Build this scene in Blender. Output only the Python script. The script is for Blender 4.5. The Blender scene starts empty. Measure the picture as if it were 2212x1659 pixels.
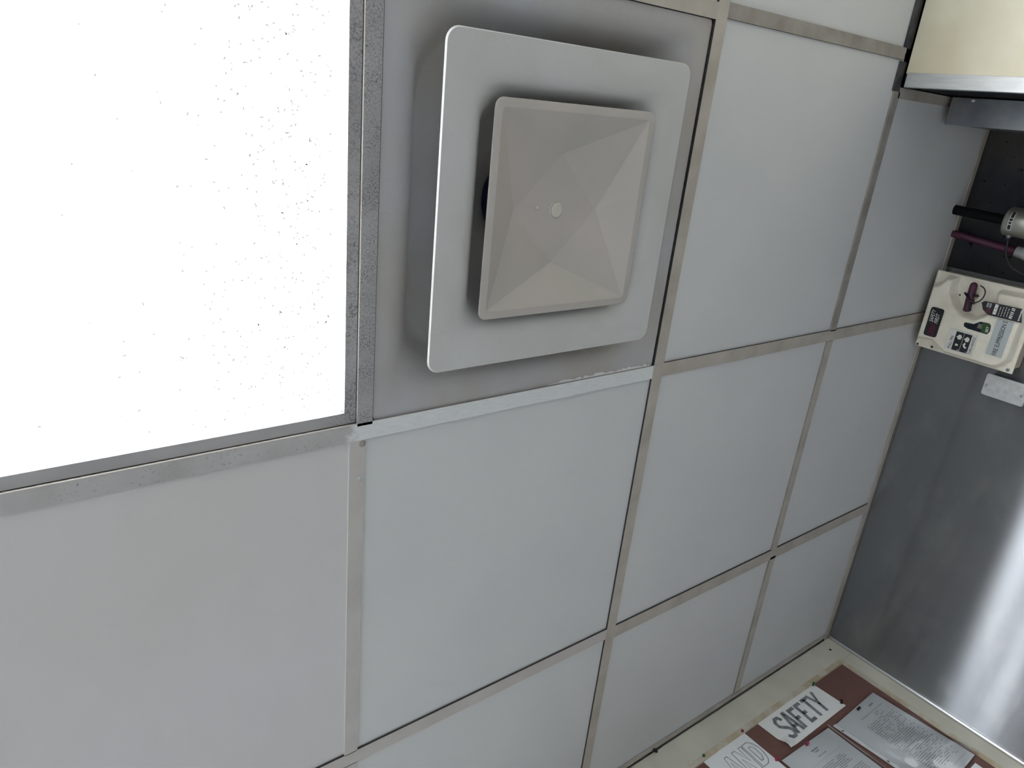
import bpy, math, random
from mathutils import Matrix, Vector
random.seed(7)
sc = bpy.context.scene
COL = sc.collection
H = 2.45                      # height of the ceiling grid above the floor

# ------------------------------------------------------------------ camera
cd = bpy.data.cameras.new('camera'); cam = bpy.data.objects.new('camera', cd); COL.objects.link(cam)
cd.sensor_width = 36.0
cd.lens = 36.0 * 1565.58 / 2212.0
cd.clip_start = 0.02
R0 = (0.7962, -0.0958, -0.5974); R1 = (-0.1484, 0.9263, -0.3464); R2 = (0.5865, 0.3645, 0.7233)
f_ = Vector(R2).normalized(); r_ = Vector(R0); r_ = (r_ - f_ * r_.dot(f_)).normalized(); u_ = r_.cross(f_)
m = Matrix.Identity(4)
for i in range(3):
    m[i][0] = r_[i]; m[i][1] = u_[i]; m[i][2] = -f_[i]
m.translation = Vector((-1.0185, -0.4487, H - 0.8296))
cam.matrix_world = m
sc.camera = cam

# ------------------------------------------------------------------ world, exposure
w = bpy.data.worlds.new('world'); sc.world = w; w.use_nodes = True
w.node_tree.nodes['Background'].inputs[0].default_value = (0.6, 0.65, 0.7, 1)
w.node_tree.nodes['Background'].inputs[1].default_value = 0.05
vs = sc.view_settings
vs.view_transform = 'Standard'; vs.look = 'None'; vs.gamma = 1.0; vs.use_curve_mapping = False
vs.exposure = 1.53
LAMP = 9.0                    # radiance of the lit lens panels
sc.cycles.max_bounces = 7
sc.cycles.diffuse_bounces = 5

# ------------------------------------------------------------------ helpers
def srgb(r, g, b):
    def c(v):
        v /= 255.0
        return v / 12.92 if v <= 0.04045 else ((v + 0.055) / 1.055) ** 2.4
    return (c(r), c(g), c(b), 1.0)

WORLD = {}                    # world location of each parent object
def tag(o, label=None, cat=None, group=None, kind=None):
    if label: o['label'] = label
    if cat: o['category'] = cat
    if group: o['group'] = group
    if kind: o['kind'] = kind
    return o
def empty(name, loc, label=None, cat=None, group=None):
    o = bpy.data.objects.new(name, None); COL.objects.link(o)
    o.location = loc; o.empty_display_size = 0.05
    WORLD[o] = Vector(loc)
    return tag(o, label, cat, group)
def link(name, me, parent=None, loc=None):
    o = bpy.data.objects.new(name, me); COL.objects.link(o)
    base = WORLD.get(parent, Vector((0, 0, 0))) if parent else Vector((0, 0, 0))
    if parent: o.parent = parent
    l = Vector(loc) if loc is not None else base
    o.location = l - base
    WORLD[o] = l
    return o
def mesh(name, verts, faces, mats, parent=None, origin=None, smooth=False, midx=None, uv=None):
    """verts in world coordinates; the object's origin is the parent's (or `origin`)."""
    base = Vector(origin) if origin is not None else (WORLD[parent] if parent else Vector((0, 0, 0)))
    me = bpy.data.meshes.new(name)
    me.from_pydata([tuple(Vector(v) - base) for v in verts], [], faces)
    if not isinstance(mats, (list, tuple)): mats = [mats]
    for mm in mats: me.materials.append(mm)
    if smooth:
        for p in me.polygons: p.use_smooth = True
    if midx:
        for p, k in zip(me.polygons, midx): p.material_index = k
    if uv:
        lay = me.uv_layers.new(name='uv')
        for lp in me.loops:
            lay.data[lp.index].uv = uv(verts[lp.vertex_index])
    me.update()
    o = link(name, me, parent, base)
    return o
def boxvf(x0, x1, y0, y1, z0, z1, off=0):
    v = [(x0,y0,z0),(x1,y0,z0),(x1,y1,z0),(x0,y1,z0),(x0,y0,z1),(x1,y0,z1),(x1,y1,z1),(x0,y1,z1)]
    f = [(0,3,2,1),(4,5,6,7),(0,1,5,4),(1,2,6,5),(2,3,7,6),(3,0,4,7)]
    return v, [tuple(i + off for i in q) for q in f]
def box(name, x0, x1, y0, y1, z0, z1, mat, parent=None, bev=0.0, origin=None, seg=2):
    if origin is None and parent is None: origin = ((x0+x1)/2, (y0+y1)/2, z0)
    v, f = boxvf(x0, x1, y0, y1, z0, z1)
    o = mesh(name, v, f, mat, parent, origin)
    if bev:
        b = o.modifiers.new('bevel', 'BEVEL'); b.width = bev; b.segments = seg; b.limit_method = 'ANGLE'
        b.harden_normals = False
    return o
def cyl(p0, p1, r0, r1=None, n=24, cap=True, off=0):
    r1 = r0 if r1 is None else r1
    p0 = Vector(p0); p1 = Vector(p1); d = (p1 - p0).normalized()
    a = d.cross(Vector((0, 0, 1)) if abs(d.z) < .9 else Vector((1, 0, 0))).normalized(); b = d.cross(a)
    v = []; f = []
    for p, r in ((p0, r0), (p1, r1)):
        for i in range(n):
            t = 2*math.pi*i/n
            v.append(tuple(p + a*math.cos(t)*r + b*math.sin(t)*r))
    for i in range(n): f.append((i+off, (i+1) % n+off, n+(i+1) % n+off, n+i+off))
    if cap:
        f.append(tuple(off+i for i in reversed(range(n)))); f.append(tuple(off+n+i for i in range(n)))
    return v, f
def lathe(p0, axis, prof, n=24, off=0):
    """prof: list of (distance along axis, radius)"""
    d = Vector(axis).normalized(); p0 = Vector(p0)
    a = d.cross(Vector((0, 0, 1)) if abs(d.z) < .9 else Vector((1, 0, 0))).normalized(); b = d.cross(a)
    v = []; f = []
    for s, r in prof:
        for i in range(n):
            t = 2*math.pi*i/n
            v.append(tuple(p0 + d*s + a*math.cos(t)*r + b*math.sin(t)*r))
    for k in range(len(prof)-1):
        for i in range(n):
            j = (i+1) % n
            f.append((off+k*n+i, off+k*n+j, off+(k+1)*n+j, off+(k+1)*n+i))
    f.append(tuple(off+i for i in reversed(range(n)))); f.append(tuple(off+(len(prof)-1)*n+i for i in range(n)))
    return v, f
def tube(pts, r, n=10, off=0):
    v = []; f = []; P = [Vector(p) for p in pts]; prev = None
    for k, p in enumerate(P):
        d = ((P[min(k+1, len(P)-1)] - P[max(k-1, 0)])).normalized()
        if prev is None:
            a = d.cross(Vector((0.3, 0.2, 1))).normalized()
        else:
            a = (prev - d*prev.dot(d)).normalized()
        prev = a; b = d.cross(a)
        for i in range(n):
            t = 2*math.pi*i/n; v.append(tuple(p + a*math.cos(t)*r + b*math.sin(t)*r))
    for k in range(len(P)-1):
        for i in range(n):
            j = (i+1) % n; f.append((off+k*n+i, off+k*n+j, off+(k+1)*n+j, off+(k+1)*n+i))
    f.append(tuple(off+i for i in reversed(range(n)))); f.append(tuple(off+(len(P)-1)*n+i for i in range(n)))
    return v, f
def join(*parts):
    V = []; F = []
    for v, f in parts:
        o = len(V); V += list(v); F += [tuple(i+o for i in q) for q in f]
    return V, F
def ring(cx, cy, s, r, z, n=128):
    """rounded square of half size s and corner radius r (r = s gives a circle)"""
    out = []; r = min(r, s)
    for i in range(n):
        t = 2*math.pi*(i+.5)/n; c, d = math.cos(t), math.sin(t)
        k = s / max(abs(c), abs(d)); x, y = c*k, d*k; q = s - r
        if abs(x) > q and abs(y) > q:
            qx, qy = math.copysign(q, x), math.copysign(q, y)
            B = c*qx + d*qy; k = B + math.sqrt(max(B*B - (qx*qx+qy*qy) + r*r, 0)); x, y = c*k, d*k
        out.append((cx+x, cy+y, z))
    return out
def loft(rings, closed=False):
    n = len(rings[0]); V = [p for q in rings for p in q]; F = []
    K = len(rings)
    for k in range(K if closed else K-1):
        a, b = k*n, ((k+1) % K)*n
        for i in range(n):
            j = (i+1) % n; F.append((a+i, a+j, b+j, b+i))
    return V, F

# ------------------------------------------------------------------ materials
def mat(name, col, rough=0.5, metal=0.0, **kw):
    mt = bpy.data.materials.new(name); mt.use_nodes = True
    b = mt.node_tree.nodes['Principled BSDF']
    b.inputs['Base Color'].default_value = col if len(col) == 4 else (*col, 1)
    b.inputs['Roughness'].default_value = rough; b.inputs['Metallic'].default_value = metal
    for k, v in kw.items(): b.inputs[k].default_value = v
    return mt
class NT:
    def __init__(s, mt): s.t = mt.node_tree; s.b = s.t.nodes['Principled BSDF']; s._c = None
    def n(s, typ, **kw):
        nd = s.t.nodes.new(typ)
        for k, v in kw.items(): setattr(nd, k, v)
        return nd
    def l(s, a, b): s.t.links.new(a, b)
    def coord(s):
        if s._c is None: s._c = s.n('ShaderNodeTexCoord').outputs['Object']
        return s._c
    def mapped(s, scale=(1, 1, 1), loc=(0, 0, 0)):
        mp = s.n('ShaderNodeMapping'); mp.inputs['Scale'].default_value = scale; mp.inputs['Location'].default_value = loc
        s.l(s.coord(), mp.inputs[0]); return mp.outputs[0]
    def noise(s, scale, detail=3, rough=0.5, vec=None, dist=0.0):
        nd = s.n('ShaderNodeTexNoise'); nd.inputs['Scale'].default_value = scale
        nd.inputs['Detail'].default_value = detail; nd.inputs['Roughness'].default_value = rough
        nd.inputs['Distortion'].default_value = dist
        s.l(vec if vec is not None else s.coord(), nd.inputs['Vector']); return nd.outputs['Fac']
    def ramp(s, x, a, b, lo=0.0, hi=1.0):
        nd = s.n('ShaderNodeMapRange'); nd.inputs['From Min'].default_value = a; nd.inputs['From Max'].default_value = b
        nd.inputs['To Min'].default_value = lo; nd.inputs['To Max'].default_value = hi
        s.l(x, nd.inputs['Value']); return nd.outputs[0]
    def mul(s, a, b, op='MULTIPLY'):
        nd = s.n('ShaderNodeMath', operation=op)
        for i, q in enumerate((a, b)):
            if isinstance(q, (int, float)): nd.inputs[i].default_value = q
            else: s.l(q, nd.inputs[i])
        return nd.outputs[0]
    def mix(s, fac, a, b):
        nd = s.n('ShaderNodeMix', data_type='RGBA')
        if isinstance(fac, (int, float)): nd.inputs[0].default_value = fac
        else: s.l(fac, nd.inputs[0])
        for q, k in ((a, 6), (b, 7)):
            if isinstance(q, tuple): nd.inputs[k].default_value = q
            else: s.l(q, nd.inputs[k])
        return nd.outputs[2]
    def sep(s):
        nd = s.n('ShaderNodeSeparateXYZ'); s.l(s.coord(), nd.inputs[0]); return nd.outputs
    def color(s, c): s.l(c, s.b.inputs['Base Color'])
    def bump(s, h, strength=0.2, dist=0.001):
        nd = s.n('ShaderNodeBump'); nd.inputs['Strength'].default_value = strength; nd.inputs['Distance'].default_value = dist
        s.l(h, nd.inputs['Height']); s.l(nd.outputs[0], s.b.inputs['Normal'])

def paint(name, a, b, rough=0.5, scale=6, speck=0.0, speckcol=(0.03, 0.03, 0.035, 1), speckscale=260, lo=.35, hi=.65, bump=0.0, **kw):
    """painted metal: blotches from colour a to colour b, and dark specks of dirt"""
    mt = mat(name, a, rough, **kw); t = NT(mt)
    c = t.mix(t.ramp(t.noise(scale, 4, .55), lo, hi), a, b)
    if speck:
        fine = t.noise(speckscale, 2, .6); area = t.ramp(t.noise(9, 3), .3, .7)
        thr = t.ramp(fine, .62 - .12*speck, .72 - .1*speck)
        c = t.mix(t.mul(t.mul(thr, area), min(.8, .12 + speck)), c, speckcol)
    t.color(c)
    if bump: t.bump(t.noise(140, 3), bump, .0006)
    return mt

G = srgb
M = {}
M['tile'] = mat('vinyl_tile', (.66, .675, .675), .55)
t = NT(M['tile']); c = t.mix(t.ramp(t.noise(3, 3), .35, .65), (.525, .536, .536, 1), (.552, .56, .556, 1))
sp = t.ramp(t.noise(420, 1), .80, .84); t.color(t.mix(t.mul(sp, .35), c, (.2, .2, .2, 1))); t.bump(t.noise(900, 2), .12, .0004)
M['tile_warm'] = mat('vinyl_tile_worn', (.62, .60, .59), .6)
t = NT(M['tile_warm']); c = t.mix(t.ramp(t.noise(2.2, 3), .35, .65), (.55, .541, .545, 1), (.53, .517, .505, 1))
t.color(c); t.bump(t.noise(700, 3), .3, .0006)
M['plenum'] = mat('plenum_board', (.05, .05, .055), .9)
M['tee'] = paint('tee_paint_stained', G(176, 169, 160), G(159, 152, 141), .5, 14, .1)
M['tee_light'] = paint('tee_paint_pale', G(183, 179, 175), G(172, 167, 162), .5, 9, .12)
M['tee_dark'] = paint('tee_paint_browned', G(150, 145, 138), G(129, 122, 116), .5, 16, .2)
def specked(name, mask):
    mt = mat(name, (.5, .5, .5), .55); t = NT(mt)
    c = t.mix(t.ramp(t.noise(8, 4), .35, .65), G(163, 161, 161), G(148, 146, 147))
    d = t.ramp(t.noise(380, 4, .75), .46, .60); bl = t.ramp(t.noise(22, 4, .6), .30, .58)
    k = t.mul(t.mul(d, bl), .72)
    if mask: k = t.mul(k, t.ramp(t.sep()[0], *mask))
    t.color(t.mix(k, c, (.055, .053, .062, 1))); return mt
M['tee_speck'] = specked('tee_paint_specked', None)
M['frame_speck'] = specked('light_frame_paint', (.235, .285))
M['caulk'] = paint('blackened_caulk', (.02, .021, .028, 1), (.07, .065, .06, 1), .6, 30)
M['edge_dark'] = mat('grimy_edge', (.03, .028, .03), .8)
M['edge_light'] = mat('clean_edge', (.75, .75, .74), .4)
# the cross tee under the diffuser, brushed over with white paint along one half
M['tee_brushed'] = mat('tee_paint_brushed', (.6, .6, .6), .5); t = NT(M['tee_brushed'])
s = t.sep(); edge = t.mul(s[0], t.ramp(t.noise(60, 4, .7), 0, 1, -.035, .035), 'ADD')
fresh = t.ramp(edge, -.018, -.004)
stroke = t.noise(12, 4, .6, t.mapped((4, 90, 1)))
old = t.mix(t.ramp(t.noise(10, 4), .35, .65), G(177, 175, 174), G(159, 156, 154))
dirt = t.mul(t.ramp(t.noise(240, 2), .60, .70), t.ramp(t.noise(14, 3), .42, .62))
old = t.mix(t.mul(dirt, .7), old, (.1, .1, .115, 1))
new = t.mix(t.ramp(stroke, .35, .65), G(194, 197, 197), G(215, 217, 217))
t.color(t.mix(fresh, old, new)); t.bump(stroke, .35, .0008)

M['lens'] = bpy.data.materials.new('lit_lens'); M['lens'].use_nodes = True
t = NT(M['lens']); t.b.inputs['Base Color'].default_value = (.5, .5, .5, 1); t.b.inputs['Roughness'].default_value = .4
em = t.n('ShaderNodeEmission'); em.inputs[0].default_value = (.94, .975, 1, 1); em.inputs[1].default_value = LAMP
t.l(em.outputs[0], t.t.nodes['Material Output'].inputs[0])
M['fleck'] = bpy.data.materials.new('dust_fleck'); M['fleck'].use_nodes = True; t = NT(M['fleck'])   # dust lets a little light through
tr = t.n('ShaderNodeBsdfTransparent'); tr.inputs[0].default_value = (.155, .155, .16, 1)
t.l(tr.outputs[0], t.t.nodes['Material Output'].inputs[0])

M['diff_base'] = paint('diffuser_pan_paint', G(170, 171, 175), G(162, 157, 150), .45, 4, .04)
M['diff_ring'] = paint('diffuser_ring_paint', G(186, 186, 185), G(180, 179, 176), .4, 7, .02)
M['diff_plaque'] = paint('diffuser_plaque_paint', G(176, 169, 163), G(168, 164, 157), .38, 7)
t = NT(M['diff_plaque']); bv = t.n('ShaderNodeBevel'); bv.samples = 4; bv.inputs['Radius'].default_value = .0022; t.l(bv.outputs[0], t.b.inputs['Normal'])
M['button'] = mat('pale_button', G(186, 184, 172), .4)
M['duct'] = mat('dark_duct', (.015, .022, .09), .7)
M['rust'] = mat('rust', (.16, .08, .05), .8)

M['steel'] = mat('brushed_steel', (.4, .41, .43), .25, 1.0); t = NT(M['steel'])
# grooves run up and down the sheet: highlights spread sideways
ga = t.n('ShaderNodeBsdfAnisotropic'); ga.inputs['Roughness'].default_value = .25; ga.inputs['Anisotropy'].default_value = -.86
c = t.mix(t.ramp(t.noise(4, 3, .5), .3, .7), (.33, .345, .375, 1), (.385, .395, .41, 1))
gr = t.noise(1.0, 4, .7, t.mapped((1, 520, 9)))
c = t.mix(t.ramp(gr, .38, .62, 0, .30), c, (.30, .31, .33, 1))
hz = t.mul(t.ramp(t.noise(5, 4, .6, t.mapped((1, 1, 2.2))), .52, .68), .22)
t.l(t.mix(hz, c, (.56, .56, .56, 1)), ga.inputs['Color'])
tg = t.n('ShaderNodeTangent', direction_type='UV_MAP', uv_map='uv'); t.l(tg.outputs[0], ga.inputs['Tangent'])
t.l(ga.outputs[0], t.t.nodes['Material Output'].inputs[0])
M['steel_dark'] = mat('grimy_steel', (.30, .31, .34), .42, .9)
t = NT(M['steel_dark']); t.color(t.mix(t.ramp(t.noise(12, 4), .35, .65), (.20, .215, .25, 1), (.29, .295, .31, 1)))
M['steel_shade_grease'] = mat('shaded_greasy_steel', (.16, .17, .2), .5, .85); t = NT(M['steel_shade_grease'])  # base colour darkened for the bulkhead's shade, with grease blotches and specks
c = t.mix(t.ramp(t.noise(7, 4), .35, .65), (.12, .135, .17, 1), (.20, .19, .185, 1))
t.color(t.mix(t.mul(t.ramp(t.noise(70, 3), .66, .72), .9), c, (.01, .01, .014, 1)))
M['chrome'] = mat('bright_trim', (.62, .63, .64), .22, 1.0)
M['alu'] = mat('trim_aluminium', (.60, .61, .61), .45, .8)
t = NT(M['alu']); t.color(t.mix(t.ramp(t.noise(20, 3, .5, t.mapped((1, 6, 1))), .35, .65), (.56, .57, .575, 1), (.66, .66, .65, 1)))
M['galv'] = mat('galvanised_cover', (.55, .56, .56), .5, .55)
t = NT(M['galv']); t.color(t.mix(t.ramp(t.noise(60, 4), .35, .65), (.48, .49, .49, 1), (.60, .61, .605, 1)))
M['cream'] = mat('cream_panel', G(226, 218, 194), .5); t = NT(M['cream'])
c = t.mix(t.ramp(t.noise(3.5, 4), .35, .65), G(206, 194, 164), G(232, 228, 208))
t.color(c); t.bump(t.noise(60, 3, .5, t.mapped((1, 1, 3))), .12, .001)
M['wall_white'] = mat('wall_paint', (.56, .57, .57), .6)
M['wall_grey'] = mat('wall_backing', (.10, .10, .105), .8)
M['floor'] = mat('quarry_floor', (.32, .30, .285), .5)
t = NT(M['floor']); t.color(t.mix(t.ramp(t.noise(8, 3), .35, .65), (.21, .21, .215, 1), (.26, .26, .265, 1)))

M['ivory'] = mat('ivory_cover', G(214, 205, 184), .42); t = NT(M['ivory'])
c = t.mix(t.ramp(t.noise(22, 4), .35, .65), G(232, 227, 212), G(218, 211, 194))
c = t.mix(t.mul(t.ramp(t.noise(150, 5, .7), .60, .72), .35), c, G(140, 124, 100)); t.color(c)
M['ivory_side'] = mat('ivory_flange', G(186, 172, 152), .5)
M['black'] = mat('black_print', (.008, .009, .014), .45)
M['ink'] = mat('grey_ink', (.07, .075, .08), .6)
M['label_white'] = mat('label_white', G(214, 214, 208), .5)
M['label_grey'] = mat('label_grey', G(176, 182, 184), .45)
M['red_script'] = mat('dark_red_print', (.14, .012, .05), .5)
M['green'] = mat('green_window', (.03, .075, .03), .2)
M['window_dark'] = mat('dark_window', (.006, .01, .02), .12)
M['window_grey'] = mat('grey_pointer', (.12, .13, .10), .3)
M['maroon'] = mat('maroon_paint', (.055, .007, .030), .5)
M['pipe_and_shade_black'] = mat('black_pipe', (.003, .003, .005), .6, **{'Specular IOR Level': .12})
M['fitting'] = mat('satin_fitting', (.50, .49, .44), .38, .9)
M['cable'] = mat('black_cable', (.01, .01, .013), .45)
M['zip'] = mat('dark_tie', (.012, .006, .016), .5)
M['frame'] = mat('painted_frame', G(186, 182, 160), .5); t = NT(M['frame'])
M['frame_wear'] = mat('worn_frame_edge', G(150, 128, 96), .6); t2 = NT(M['frame_wear'])
c = t.mix(t.ramp(t.noise(9, 4), .35, .65), G(214, 211, 196), G(202, 199, 183)); t.color(c)
c = t2.mix(t2.ramp(t2.noise(20, 5, .6), .40, .62), G(190, 174, 146), G(206, 202, 187)); t2.color(c)
M['cork'] = mat('brown_board', G(106, 78, 72), .85); t = NT(M['cork'])
t.color(t.mix(t.ramp(t.noise(500, 2), .4, .6), G(108, 77, 71), G(120, 87, 79)))
M['paper'] = mat('white_paper', (.82, .84, .85), .6)
M['paper_warm'] = mat('offwhite_paper', (.84, .845, .82), .6)
M['brush_grey'] = mat('grey_lettering', (.13, .15, .165), .6); t = NT(M['brush_grey'])
t.color(t.mix(t.ramp(t.noise(70, 4), .35, .65), (.13, .15, .17, 1), (.26, .275, .28, 1)))
M['pencil'] = mat('thin_grey_line', (.20, .21, .22), .7)
M['text_grey'] = mat('printed_grey', (.40, .41, .425), .7)
M['film'] = bpy.data.materials.new('clear_film'); M['film'].use_nodes = True
t = NT(M['film'])
tr = t.n('ShaderNodeBsdfTransparent'); tr.inputs[0].default_value = (.97, .975, .98, 1)
gl = t.n('ShaderNodeBsdfGlossy'); gl.inputs['Roughness'].default_value = .08; gl.inputs[0].default_value = (1, 1, 1, 1)
fr = t.n('ShaderNodeFresnel'); fr.inputs[0].default_value = 1.45
mx = t.n('ShaderNodeMixShader'); t.l(fr.outputs[0], mx.inputs[0]); t.l(tr.outputs[0], mx.inputs[1]); t.l(gl.outputs[0], mx.inputs[2])
t.l(mx.outputs[0], t.t.nodes['Material Output'].inputs[0])
M['film_edge'] = mat('film_edge', (.62, .63, .64), .3)
for nm, cc in (('pin_green', (.01, .10, .05)), ('pin_red', (.32, .015, .055)), ('pin_pink', (.42, .03, .14)), ('pin_black', (.006, .006, .01)), ('pin_white', (.7, .68, .62))):
    M[nm] = mat(nm, cc, .3)

# ------------------------------------------------------------------ room shell
XW, YB = 1.1243, 1.1256         # steel wall face, face of the board frame
X0, Y0 = -3.05, -4.40           # far sides of the room
YW = YB + 0.022                 # plaster behind the board
def struct(o): o['kind'] = 'structure'; return o
struct(box('floor', X0-.1, XW+.12, Y0-.1, YW+.12, -.1, 0, M['floor']))
wr = struct(box('wall_right', XW+.003, XW+.12, Y0-.1, YW+.12, 0, H+.3, M['wall_grey']))
wb = struct(box('wall_back', X0-.1, XW+.003, YW, YW+.12, 0, H+.3, M['wall_white']))
struct(box('wall_left', X0-.1, X0, Y0-.1, YW, 0, H+.3, M['wall_white']))
struct(box('wall_front', X0, XW+.003, Y0-.1, Y0, 0, H+.3, M['wall_white']))
ce = struct(box('ceiling', X0, XW+.003, Y0, YW, H+.24, H+.3, M['plenum']))

# ---- suspended ceiling: tees and tiles are pieces of the ceiling
ZC = H                          # underside of the tees
ZT = H + 0.004                  # underside of the tiles
TW = 0.0125                     # half width of a tee flange
def tee(axis, c, a, b, m, edges=('edge_dark', 'edge_dark'), w=TW, name='grid_tee', skew=0.0, z=ZC):
    """tee along x or y at cross position c from a to b; edges = materials of the low and the high side"""
    L = b - a
    prof = [(-w, .0), (w, .0), (w, .004), (.0015, .004), (.0015, .036), (-.0015, .036), (-.0015, .004), (-w, .004)]
    V = []; F = []; idx = []
    for s in (0, L):
        for (p, h) in prof:
            q = p + skew*(s/L - .5)
            V.append((s - L/2, q, h) if axis == 'x' else (q, s - L/2, h))
    n = len(prof)
    for i in range(n):
        j = (i+1) % n; F.append((i, j, n+j, n+i) if axis == 'x' else (j, i, n+i, n+j))
        idx.append(2 if i == 1 else (1 if i == 7 else 0))
    F.append(tuple(reversed(range(n)))); F.append(tuple(range(n, 2*n))); idx += [0, 0]
    loc = ((a+b)/2, c, z) if axis == 'x' else (c, (a+b)/2, z)
    me = bpy.data.meshes.new(name); me.from_pydata(V, [], F)
    for k in (m, edges[0], edges[1]): me.materials.append(M[k])
    for p, k in zip(me.polygons, idx): p.material_index = k
    o = link(name, me, ce, loc)
    return o
TILE = {}
def tile(x0, x1, y0, y1, m='tile', z=ZT):
    key = (round(x1-x0, 4), round(y1-y0, 4), m)
    if key not in TILE:
        hx, hy = (x1-x0)/2, (y1-y0)/2
        v, f = boxvf(-hx, hx, -hy, hy, 0, .013)
        me = bpy.data.meshes.new('ceiling_tile'); me.from_pydata(v, [], f); me.materials.append(M[m]); TILE[key] = me
    return link('ceiling_tile', TILE[key], ce, ((x0+x1)/2, (y0+y1)/2, z))

S = 0.6096
V1, V2 = 0.002, 0.612
BULK_X, BULK_Y = 0.616, -0.549   # front face and near corner of the cream bulkhead
YE = YB - 0.018                  # tiles end on the wall angle
# main runners (along y) at every 1.22 m
tee('y', V1, Y0, YW-.004, 'tee', ('edge_dark', 'tee_dark'), .0135)
tee('y', V1-2*S, Y0, YW-.004, 'tee_light', ('edge_light', 'edge_light'))
tee('y', V1-4*S, Y0, YW-.004, 'tee_light', ('edge_light', 'edge_light'))
ys = [(-k*S) for k in range(7, 0, -1)] + [0.0, S + .002]
for y in ys:
    # west bay
    for c in (-4, ):
        tee('x', y, V1+c*S+TW, V1+(c+2)*S-TW, 'tee_light', ('edge_light', 'edge_light'))
    if abs(y) < 1e-6:
        # origin of this tee is moved so that the brushed paint begins under the diffuser
        o = tee('x', -.0005, V1-2*S+TW, V1-.0135, 'tee_brushed', ('tee_dark', 'edge_dark'), .013)
    elif y > 0:
        tee('x', y, V1-2*S+TW, V1-.0135, 'tee_light', ('edge_dark', 'tee'), .014)
    else:
        tee('x', y+.0025, V1-2*S+TW, V1-.0135, 'tee', ('edge_dark', 'edge_dark'), .0122)
    # east bay
    if y > 0: tee('x', y+.004, V1+.0135, XW-.002, 'tee', ('edge_dark', 'tee'), .0165)
    elif abs(y) < 1e-6: tee('x', -.002, V1+.0135, XW-.002, 'tee', ('edge_dark', 'tee'), .0135)
    elif y > -.7: tee('x', y-.002, V1+.0135, .600, 'tee_dark', ('edge_dark', 'edge_dark'), .0115)
    else: tee('x', y, V1+.0135, .600, 'tee_dark', ('edge_dark', 'edge_dark'))
# short cross tees (along y) half way between the runners
yb_ = ys + [YE]
for k in range(len(yb_)-1):
    a, b = yb_[k]+TW, yb_[k+1]-TW
    tee('y', V1-3*S, a, b, 'tee_light', ('edge_light', 'edge_light'))
    if b < -S*2 - .01:
        tee('y', V1-S, a, b, 'tee_light', ('edge_light', 'edge_light'))
    elif b < .02 and b < -S*.5:
        tee('y', -.5997, a, b, 'tee_speck', ('tee_dark', 'tee_speck'), .0115)
    elif b < .02:
        tee('y', -.5997, a, b+.003, 'tee_speck', ('tee_dark', 'tee_speck'), .0115)
    else:
        tee('y', -.6105, a, b, 'tee_light', ('edge_light', 'tee'), .0118)
    if b < BULK_Y - .03:
        tee('y', .604, a, b, 'caulk', ('caulk', 'caulk'), .0125)
    else:
        a2 = BULK_Y + .0085 if a < BULK_Y + .05 else a
        tee('y', V2 + (.004 if a > .3 else -.002), a2, b, 'tee_dark' if b < .1 else 'tee', ('tee_dark', 'tee_dark'), .0125)
# the run of V2 beside the bulkhead corner, and the angle that closes the ceiling against the bulkhead's flank
tee('y', .604, -S+.012, BULK_Y+.008, 'caulk', ('caulk', 'caulk'), .0125)
tee('x', BULK_Y+.0105, .617, XW-.002, 'tee', ('edge_dark', 'tee'), .0105, name='wall_angle')
# wall angles
box('wall_angle', XW-.020, XW-.0005, BULK_Y+.021, YW-.002, ZC+.0002, ZC+.0035, M['tee'], ce)
box('wall_angle', V1-2*S, XW-.020, YE-.006, YB-.0105, ZC+.0004, ZC+.0035, M['tee'], ce)
box('wall_angle', X0, V1-2*S, YE-.006, YB-.0105, ZC+.0004, ZC+.0035, M['tee_light'], ce)
# tiles
colx = [(X0, V1-4*S-.003), (V1-4*S+.003, V1-3*S-.003), (V1-3*S+.003, V1-2*S-.003), (V1-2*S+.003, V1-S-.003), (V1-S+.003, V1-.003), (V1+.003, V2-.003), (V2+.003, XW-.002)]
rows = [(ys[k]+.003, ys[k+1]-.003) for k in range(len(ys)-1)] + [(ys[-1]+.003, YB-.011)]
LAMPS = [(-2*S, -2*S), (-2*S, -6*S), (-4*S, -2*S), (-4*S, -6*S), (-2*S, -4*S)]        # far corner (x, y) of each 0.61 x 1.22 m light; all after the first are added fill
for ci, (xa, xb) in enumerate(colx):
    for ri, (ya, yb2) in enumerate(rows):
        my = (ya+yb2)/2; mx_ = (xa+xb)/2
        if any(lx < mx_ < lx+S and ly < my < ly+2*S for lx, ly in LAMPS): continue       # lights
        if ci == 4 and -S < my < 0: continue                                      # diffuser
        if ci == 6:
            if my < -S: continue                                                  # bulkhead
            if my < 0: ya = BULK_Y + .004
        tile(xa, xb, ya, yb2, 'tile_warm' if (ci == 3 and 0 < my) else 'tile', ZT + random.uniform(0, .0006))

# ---- cladding and trim of the right wall
def planar_uv(v): return (v[1], v[2])      # the grain of the steel runs up and down, highlights spread sideways
v, f = boxvf(XW, XW+.003, -.1405, YB+.02, 0, H+.02)
mesh('steel_sheet', v, f, M['steel'], wr, uv=planar_uv)
v, f = boxvf(XW, XW+.003, Y0, -.1410, 0, H+.02)  # separate sheet behind the pipes, shade put into its colour
mesh('steel_sheet', v, f, M['steel_shade_grease'], wr)
v, f = lathe((XW+.001, YB-.0085, 0.3), (0, 0, 1), [(0, .0075), (H-.303, .0075)], 20)
mesh('corner_trim', v, f, M['chrome'], wr, smooth=False)
for p in wr.children[-1].data.polygons: p.use_smooth = len(p.vertices) == 4

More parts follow.
